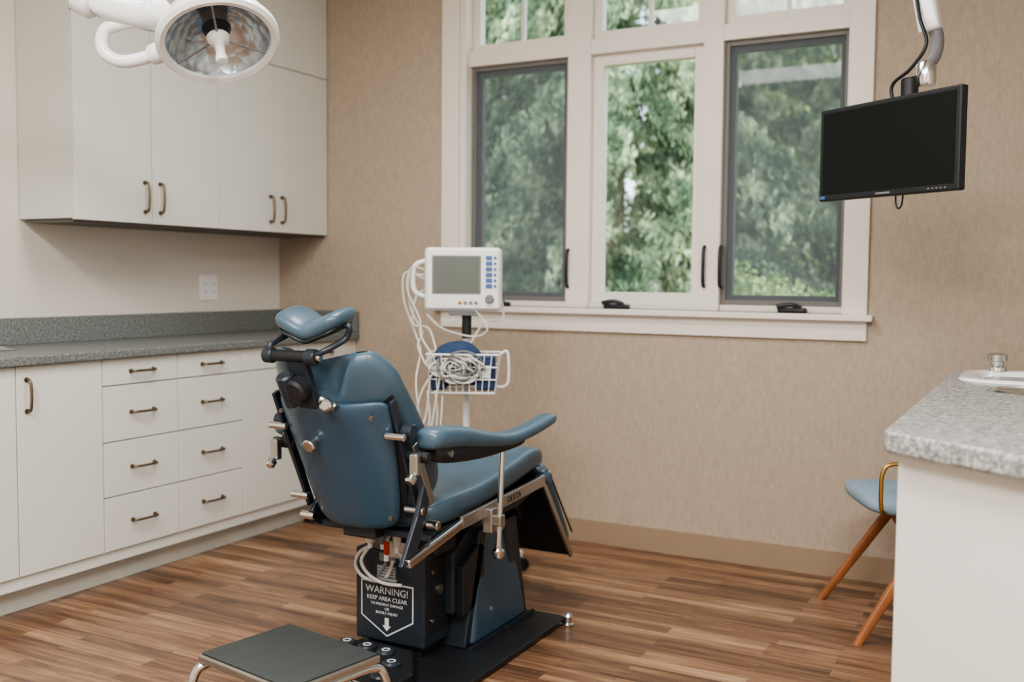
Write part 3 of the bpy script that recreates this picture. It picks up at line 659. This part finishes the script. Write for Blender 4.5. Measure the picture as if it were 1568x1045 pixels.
for sx in (-1,1):
    K.bar('side_bracket',bp(sx*.205,.02,.045),bp(sx*.212,.42,.05),.012,.028,M['blkm'],up=(0,1,0),bevel=.003)
    for s in (.07,.32): K.cyl('bracket_pin',bp(sx*.18,s,.02),bp(sx*.245,s,.02),.011,M['chrome'],bev=.003)
    K.bar('flat_link',bp(sx*.238,.06,.075),bp(sx*.238,.27,.065),.007,.026,M['steel'],up=(0,1,0),bevel=.002)
    K.cyl('arm_pivot_shaft',bp(sx*.20,.235,.055),bp(sx*.285,.235,.055),.016,M['blk'],bev=.003)
    K.cyl('arm_pivot_boss',bp(sx*.215,.315,.06),bp(sx*.25,.315,.06),.022,M['blkm'],bev=.004)
    K.bar('lock_body',bp(sx*.255,.20,.01),bp(sx*.255,.26,.035),.028,.026,M['steel'],bevel=.006)
    K.lathe('lock_knob',[(0,0),(.008,0),(.008,.012),(.015,.016),(.016,.032),(.01,.038),(0,.038)],bp(sx*.255,.21,.01),(-bn-bu*.3),M['chrome'],20)
    ax=lambda y:xc+sx*(.265+(y-2.44)*.13)
    def asec(y,z,hw,hh,tl=0): return (V((ax(y),y,z)),V((hw,0,0)),V((0,0,hh)),2.6)
    K.loft('armrest_pad',[asec(2.42,.785,.02,.012),asec(2.43,.785,.038,.028),asec(2.47,.787,.048,.034),asec(2.56,.780,.050,.033),asec(2.68,.757,.045,.027),asec(2.80,.742,.040,.022),asec(2.92,.752,.037,.021),asec(3.02,.772,.035,.020),asec(3.06,.780,.030,.017),asec(3.075,.782,.016,.008)],M['blue'],n=28)
    K.loft('armrest_underframe',[asec(2.45,.755,.020,.012),asec(2.47,.742,.028,.028),asec(2.58,.732,.026,.032),asec(2.72,.720,.022,.022),asec(2.86,.718,.018,.010),asec(2.90,.722,.014,.004)],M['blk'],n=20)
    K.cyl('underframe_pin',(ax(2.5)-.034,2.50,.738),(ax(2.5)+.034,2.50,.738),.010,M['steel'])
K.box('hinge_block',(xc-.06,2.46,.46),(xc+.06,2.58,.51),M['blk'],.006)
K.bar('hinge_crossbar',(xc-.18,2.52,.475),(xc+.23,2.52,.475),.03,.02,M['blkm'],bevel=.003)
# headrest hardware
hb=bp(0,.575,-.005)
K.cyl('headrest_cross_tube',hb+V((-.13,0,0)),hb+V((.03,0,0)),.017,M['blk'],bev=.004)
K.cyl('headrest_clamp_end',hb+V((-.150,0,0)),hb+V((-.118,0,0)),.023,M['blkm'],bev=.004)
K.cyl('headrest_clamp_end',hb+V((-.0,0,0)),hb+V((.035,0,0)),.023,M['blkm'],bev=.004)
K.cyl('headrest_tube_tip',hb+V((.035,0,0)),hb+V((.05,0,0)),.012,M['chrome'],bev=.003)
K.obox('headrest_slide',bp(-.04,.50,-.005),(.035,0,0),bu*.09,bn*.012,M['blkm'],.006)
K.cyl('headrest_ball_housing',bp(-.045,.48,-.055),bp(-.045,.48,.0),.040,M['blk'],bev=.008)
K.cyl('headrest_ratchet',bp(-.075,.53,-.035),bp(-.075,.43,-.03),.026,M['blkm'],bev=.006)
K.cyl('release_lever',bp(.02,.45,-.02),bp(.065,.425,-.02),.013,M['steel'])
K.lathe('release_knob',[(0,0),(.012,0),(.018,.006),(.018,.022),(.012,.028),(0,.028)],bp(.05,.44,-.03),V((.3,-1,0)),M['chrome'],20)
hc=V((xc-.012,2.275,1.112))
K.tube('headrest_arm',[hb+V((-.125,0,0)),hb+V((-.127,-.005,.03)),hc+V((-.105,0,-.03)),hc+V((-.08,0,-.008))],.010,M['blkm'])
K.tube('headrest_arm',[hb+V((.018,0,0)),hb+V((.06,0,.018)),hc+V((.105,.0,-.035)),hc+V((.118,.0,.0)),hc+V((.08,0,-.0))],.009,M['blkm'])
hsx=.80
def hs(x,z,hy,hz): return (hc+V((x*hsx,0,z)),V((0,hy,hy*.25)),V((0,-.3*hz,hz)),2.6)
K.loft('headrest_cushion',[hs(-.142,.024,.018,.005),hs(-.135,.025,.045,.016),hs(-.11,.023,.062,.025),hs(-.06,.007,.066,.029),hs(0,-.010,.062,.026),hs(.06,.004,.066,.029),hs(.11,.022,.062,.025),hs(.135,.028,.045,.016),hs(.143,.028,.018,.005)],M['blue'],n=32)
K.loft('headrest_backplate',[hs(-.125,.005,.02,.004),hs(-.11,-.002,.055,.009),hs(-.05,-.018,.06,.01),hs(.0,-.032,.056,.01),hs(.05,-.020,.06,.01),hs(.11,-.003,.055,.009),hs(.128,.009,.02,.004)],M['blk'],n=24)

# ------------------------------------------------------------------ step stool
th=math.atan2(-.07,.376)
Q=G('step_stool',(-1.785,2.09,0),th,local=True)
Q.box('platform_frame',(-.192,-.157,.205),(.192,.157,.228),M['steel'],.006)
Q.box('rubber_mat',(-.184,-.149,.228),(.184,.149,.233),M['rub'],.002)
for sx in (-1,1):
    Q.tube('leg_frame',[(sx*.20,-.20,.012),(sx*.20,-.185,.08),(sx*.195,-.165,.17),(sx*.185,-.13,.197),(sx*.185,0,.199),(sx*.185,.13,.197),(sx*.195,.165,.17),(sx*.20,.185,.08),(sx*.20,.20,.012)],.0125,M['chrome'],k=6,n=14)
    for sy2 in (-1,1): Q.cyl('rubber_foot',(sx*.20,sy2*.2005,0),(sx*.20,sy2*.199,.03),.017,M['blk'])
Q.tube('cross_brace',[(-.198,-.178,.11),(.198,-.178,.11)],.008,M['chrome'],k=1)
Q.tube('cross_brace',[(-.198,.178,.11),(.198,.178,.11)],.008,M['chrome'],k=1)

# ------------------------------------------------------------------ outside
GZ=-.36
solo('lawn',[((-40,YB+.17,-.6),(30,60,GZ-.002))],M['ground'])
grove=G('evergreen_tree_grove',(-3,12,GZ))
def quadmesh(name,P,Uv,Wv,m,grp,tip=True):
    n=len(P); vs=np.stack([P-Uv,P+Wv-Uv*.2,P+Uv,P-Wv-Uv*.2],axis=1).reshape(-1,3)-np.array(grp.o)
    me=bpy.data.meshes.new(name); me.vertices.add(4*n); me.vertices.foreach_set('co',vs.astype(np.float32).ravel())
    me.loops.add(4*n); me.loops.foreach_set('vertex_index',np.arange(4*n,dtype=np.int32))
    me.polygons.add(n); me.polygons.foreach_set('loop_start',np.arange(0,4*n,4,dtype=np.int32)); me.polygons.foreach_set('loop_total',np.full(n,4,dtype=np.int32))
    me.update(calc_edges=True); me.materials.append(m); grp.put(name,me)
def spruce(tx,ty,Ht,Rb,seed,zmax=7.5,dens=1.0):
    r=np.random.default_rng(seed); Ps=[];Us=[];Ws=[]
    z=.1
    while z<min(Ht,zmax):
        rad=Rb*(1-z/Ht)**.8+.15
        nb=int(8+rad*2.4)
        for i in range(nb):
            a=2*math.pi*(i+r.random())/nb
            ca,sa=math.cos(a),math.sin(a)
            if sa>.35: continue
            L=rad*r.uniform(.7,1.15); zz=z+r.uniform(-.15,.15)
            nbr=int(30*dens); k=20
            t=r.uniform(.3,1,nbr)**.7; lat=r.uniform(-.24,.24,nbr)*(1.25-t*.7)
            bx=tx+ca*L*t-sa*lat; by=ty+sa*L*t+ca*lat; bz=zz+.2*t-.38*L*t*t-np.abs(lat)*.35
            hl=r.uniform(.15,.62,nbr)*(1-np.abs(lat)*1.6)
            q=r.random((nbr,k))
            px=bx[:,None]+ca*q*hl[:,None]*.25+r.normal(0,.022,(nbr,k)); py=by[:,None]+sa*q*hl[:,None]*.25+r.normal(0,.022,(nbr,k)); pz=bz[:,None]-q*hl[:,None]
            P=np.stack([px,py,pz],-1).reshape(-1,3); n=len(P)
            U=np.stack([ca*.3+r.normal(0,.45,n),sa*.3+r.normal(0,.45,n),-np.ones(n)*.9],-1); U/=np.linalg.norm(U,axis=1)[:,None]; U*=r.uniform(.03,.065,n)[:,None]
            Wd=np.cross(U,r.normal(0,1,(n,3))); Wd/=np.linalg.norm(Wd,axis=1)[:,None]; Wd*=r.uniform(.008,.018,n)[:,None]
            ok=P[:,2]>GZ+.1
            Ps.append(P[ok]);Us.append(U[ok]);Ws.append(Wd[ok])
        z+=.30
    quadmesh('foliage',np.concatenate(Ps),np.concatenate(Us),np.concatenate(Ws),M['spruce'],grove)
    grove.cyl('trunk',(tx,ty,GZ),(tx,ty,Ht*.9),.14,M['bark'],r2=.03)
def leafy(grp,blobs,seed,dens,size):
    r=np.random.default_rng(seed);Ps=[]
    for (cx,cy,cz,rx,rz) in blobs:
        d=r.normal(0,1,(dens,3)); d/=np.linalg.norm(d,axis=1)[:,None]; d*=(r.random(dens)**.25)[:,None]*(1+.18*np.sin(d[:,0]*7)*np.sin(d[:,1]*6+d[:,2]*5))[:,None]
        Ps.append(np.stack([cx+d[:,0]*rx,cy+d[:,1]*rx,cz+d[:,2]*rz],-1))
    P=np.concatenate(Ps); P=P[P[:,2]>GZ+size*1.6]; n=len(P)
    U=r.normal(0,1,(n,3)); U/=np.linalg.norm(U,axis=1)[:,None]; s=size*r.uniform(.6,1.3,n)[:,None]
    Wd=np.cross(U,r.normal(0,1,(n,3))); Wd/=np.linalg.norm(Wd,axis=1)[:,None]
    quadmesh('leaves',P,U*s,Wd*s*.5,M['leaf'],grp)
spruce(-6.9,11.3,12,2.4,1)
spruce(-4.35,10.6,12,2.5,2,7.5,1.5)
spruce(-9.6,13,12,2.8,3,7.5,.8)
spruce(-1.2,14.0,12,2.1,4,7.5,.8)
spruce(-5.2,15,18,3.7,5,9,1.3)
spruce(1.9,12,11,2.4,6,7,.7)
dt=G('deciduous_tree',(-4,23,GZ))
leafy(dt,[(-4.0,23,6.0,2.8,3.0),(-6.5,24,4,2.6,2.8),(-2.0,24,3.0,2.6,2.6),(.5,23,5,2.6,2.8),(-3.5,24,1.6,2.6,2)],11,9000,.11)
dt.cyl('trunk',(-4,23,GZ),(-4,23,6),.22,M['bark'],r2=.1)
sh=G('garden_shrub',(-1.55,6.9,GZ))
leafy(sh,[(-1.75,6.9,.42,.75,.86),(-.95,7.0,.36,.75,.80),(-.3,6.9,.15,.65,.6)],12,18000,.028)
for x in (-1.75,-.95,-.3): sh.cyl('stem',(x,6.9,GZ),(x,6.9,.2),.03,M['bark'])

# ------------------------------------------------------------------ lights
def fixture(x,y,w,d,P):
    f=G('ceiling_light',(x,y,H-.03))
    f.box('frame_a',(x-w/2-.03,y-d/2-.03,H-.035),(x+w/2+.03,y-d/2,H-.002),M['white']);f.box('frame_b',(x-w/2-.03,y+d/2,H-.035),(x+w/2+.03,y+d/2+.03,H-.002),M['white'])
    f.box('frame_c',(x-w/2-.03,y-d/2,H-.035),(x-w/2,y+d/2,H-.002),M['white']);f.box('frame_d',(x+w/2,y-d/2,H-.035),(x+w/2+.03,y+d/2,H-.002),M['white'])
    f.box('diffuser',(x-w/2,y-d/2,H-.02),(x+w/2,y+d/2,H-.015),M['glow'])
    la=bpy.data.lights.new('lamp','AREA'); la.shape='RECTANGLE'; la.size=w*.96; la.size_y=d*.96; la.energy=P; la.color=(1,.99,.97)
    o=bpy.data.objects.new('lamp',la); bpy.context.collection.objects.link(o); o.parent=f.e; o.location=(0,0,0.0)
fixture(-1.9,.6,1.2,.6,66)
fixture(0.1,.6,1.2,.6,82)
fixture(-1.7,2.6,1.2,.6,29)
fixture(-0.9,-.8,1.2,.6,62)
sun=bpy.data.lights.new('sun','SUN'); sun.energy=10.5; sun.angle=.02; sun.color=(1,.97,.90)
so=bpy.data.objects.new('sun',sun); bpy.context.collection.objects.link(so); so.rotation_euler=(math.radians(42),0,math.radians(-25)); so.location=(0,0,12)
w=bpy.data.worlds.new('sky'); bpy.context.scene.world=w; w.use_nodes=True; nt=w.node_tree
bg=nt.nodes['Background']; sk=nt.nodes.new('ShaderNodeTexSky'); sk.sky_type='NISHITA'; sk.sun_disc=False; sk.sun_elevation=math.radians(48); sk.sun_rotation=math.radians(155); sk.dust_density=3
mixn=nt.nodes.new('ShaderNodeMixRGB'); mixn.inputs['Fac'].default_value=.5; mixn.inputs['Color2'].default_value=(8,8.4,9,1)
nt.links.new(sk.outputs[0],mixn.inputs['Color1']); nt.links.new(mixn.outputs[0],bg.inputs['Color']); bg.inputs['Strength'].default_value=.6
try: bpy.context.scene.view_settings.look='AgX - Medium High Contrast'
except Exception as ex: print('look',ex)

# ------------------------------------------------------------------ camera
yaw=math.radians(28.0);p=math.radians(3.54);ro=.0088
d=V((-math.sin(yaw),math.cos(yaw),0)); r0=V((math.cos(yaw),math.sin(yaw),0))
fw=d*math.cos(p)+V((0,0,-math.sin(p))); up=d*math.sin(p)+V((0,0,math.cos(p)))
ri=(r0+up*ro).normalized(); upi=ri.cross(fw).normalized()
cam=bpy.data.cameras.new('camera'); co=bpy.data.objects.new('camera',cam); bpy.context.collection.objects.link(co)
mt=Matrix.Identity(4)
for i in range(3): mt[i][0]=ri[i];mt[i][1]=upi[i];mt[i][2]=-fw[i]
mt[0][3],mt[1][3],mt[2][3]=0,0,1.25
co.matrix_world=mt
cam.lens=35.6; cam.sensor_width=36; cam.clip_start=.05; cam.clip_end=200
cam.dof.use_dof=True; cam.dof.focus_distance=2.9; cam.dof.aperture_fstop=2.2
bpy.context.scene.camera=co
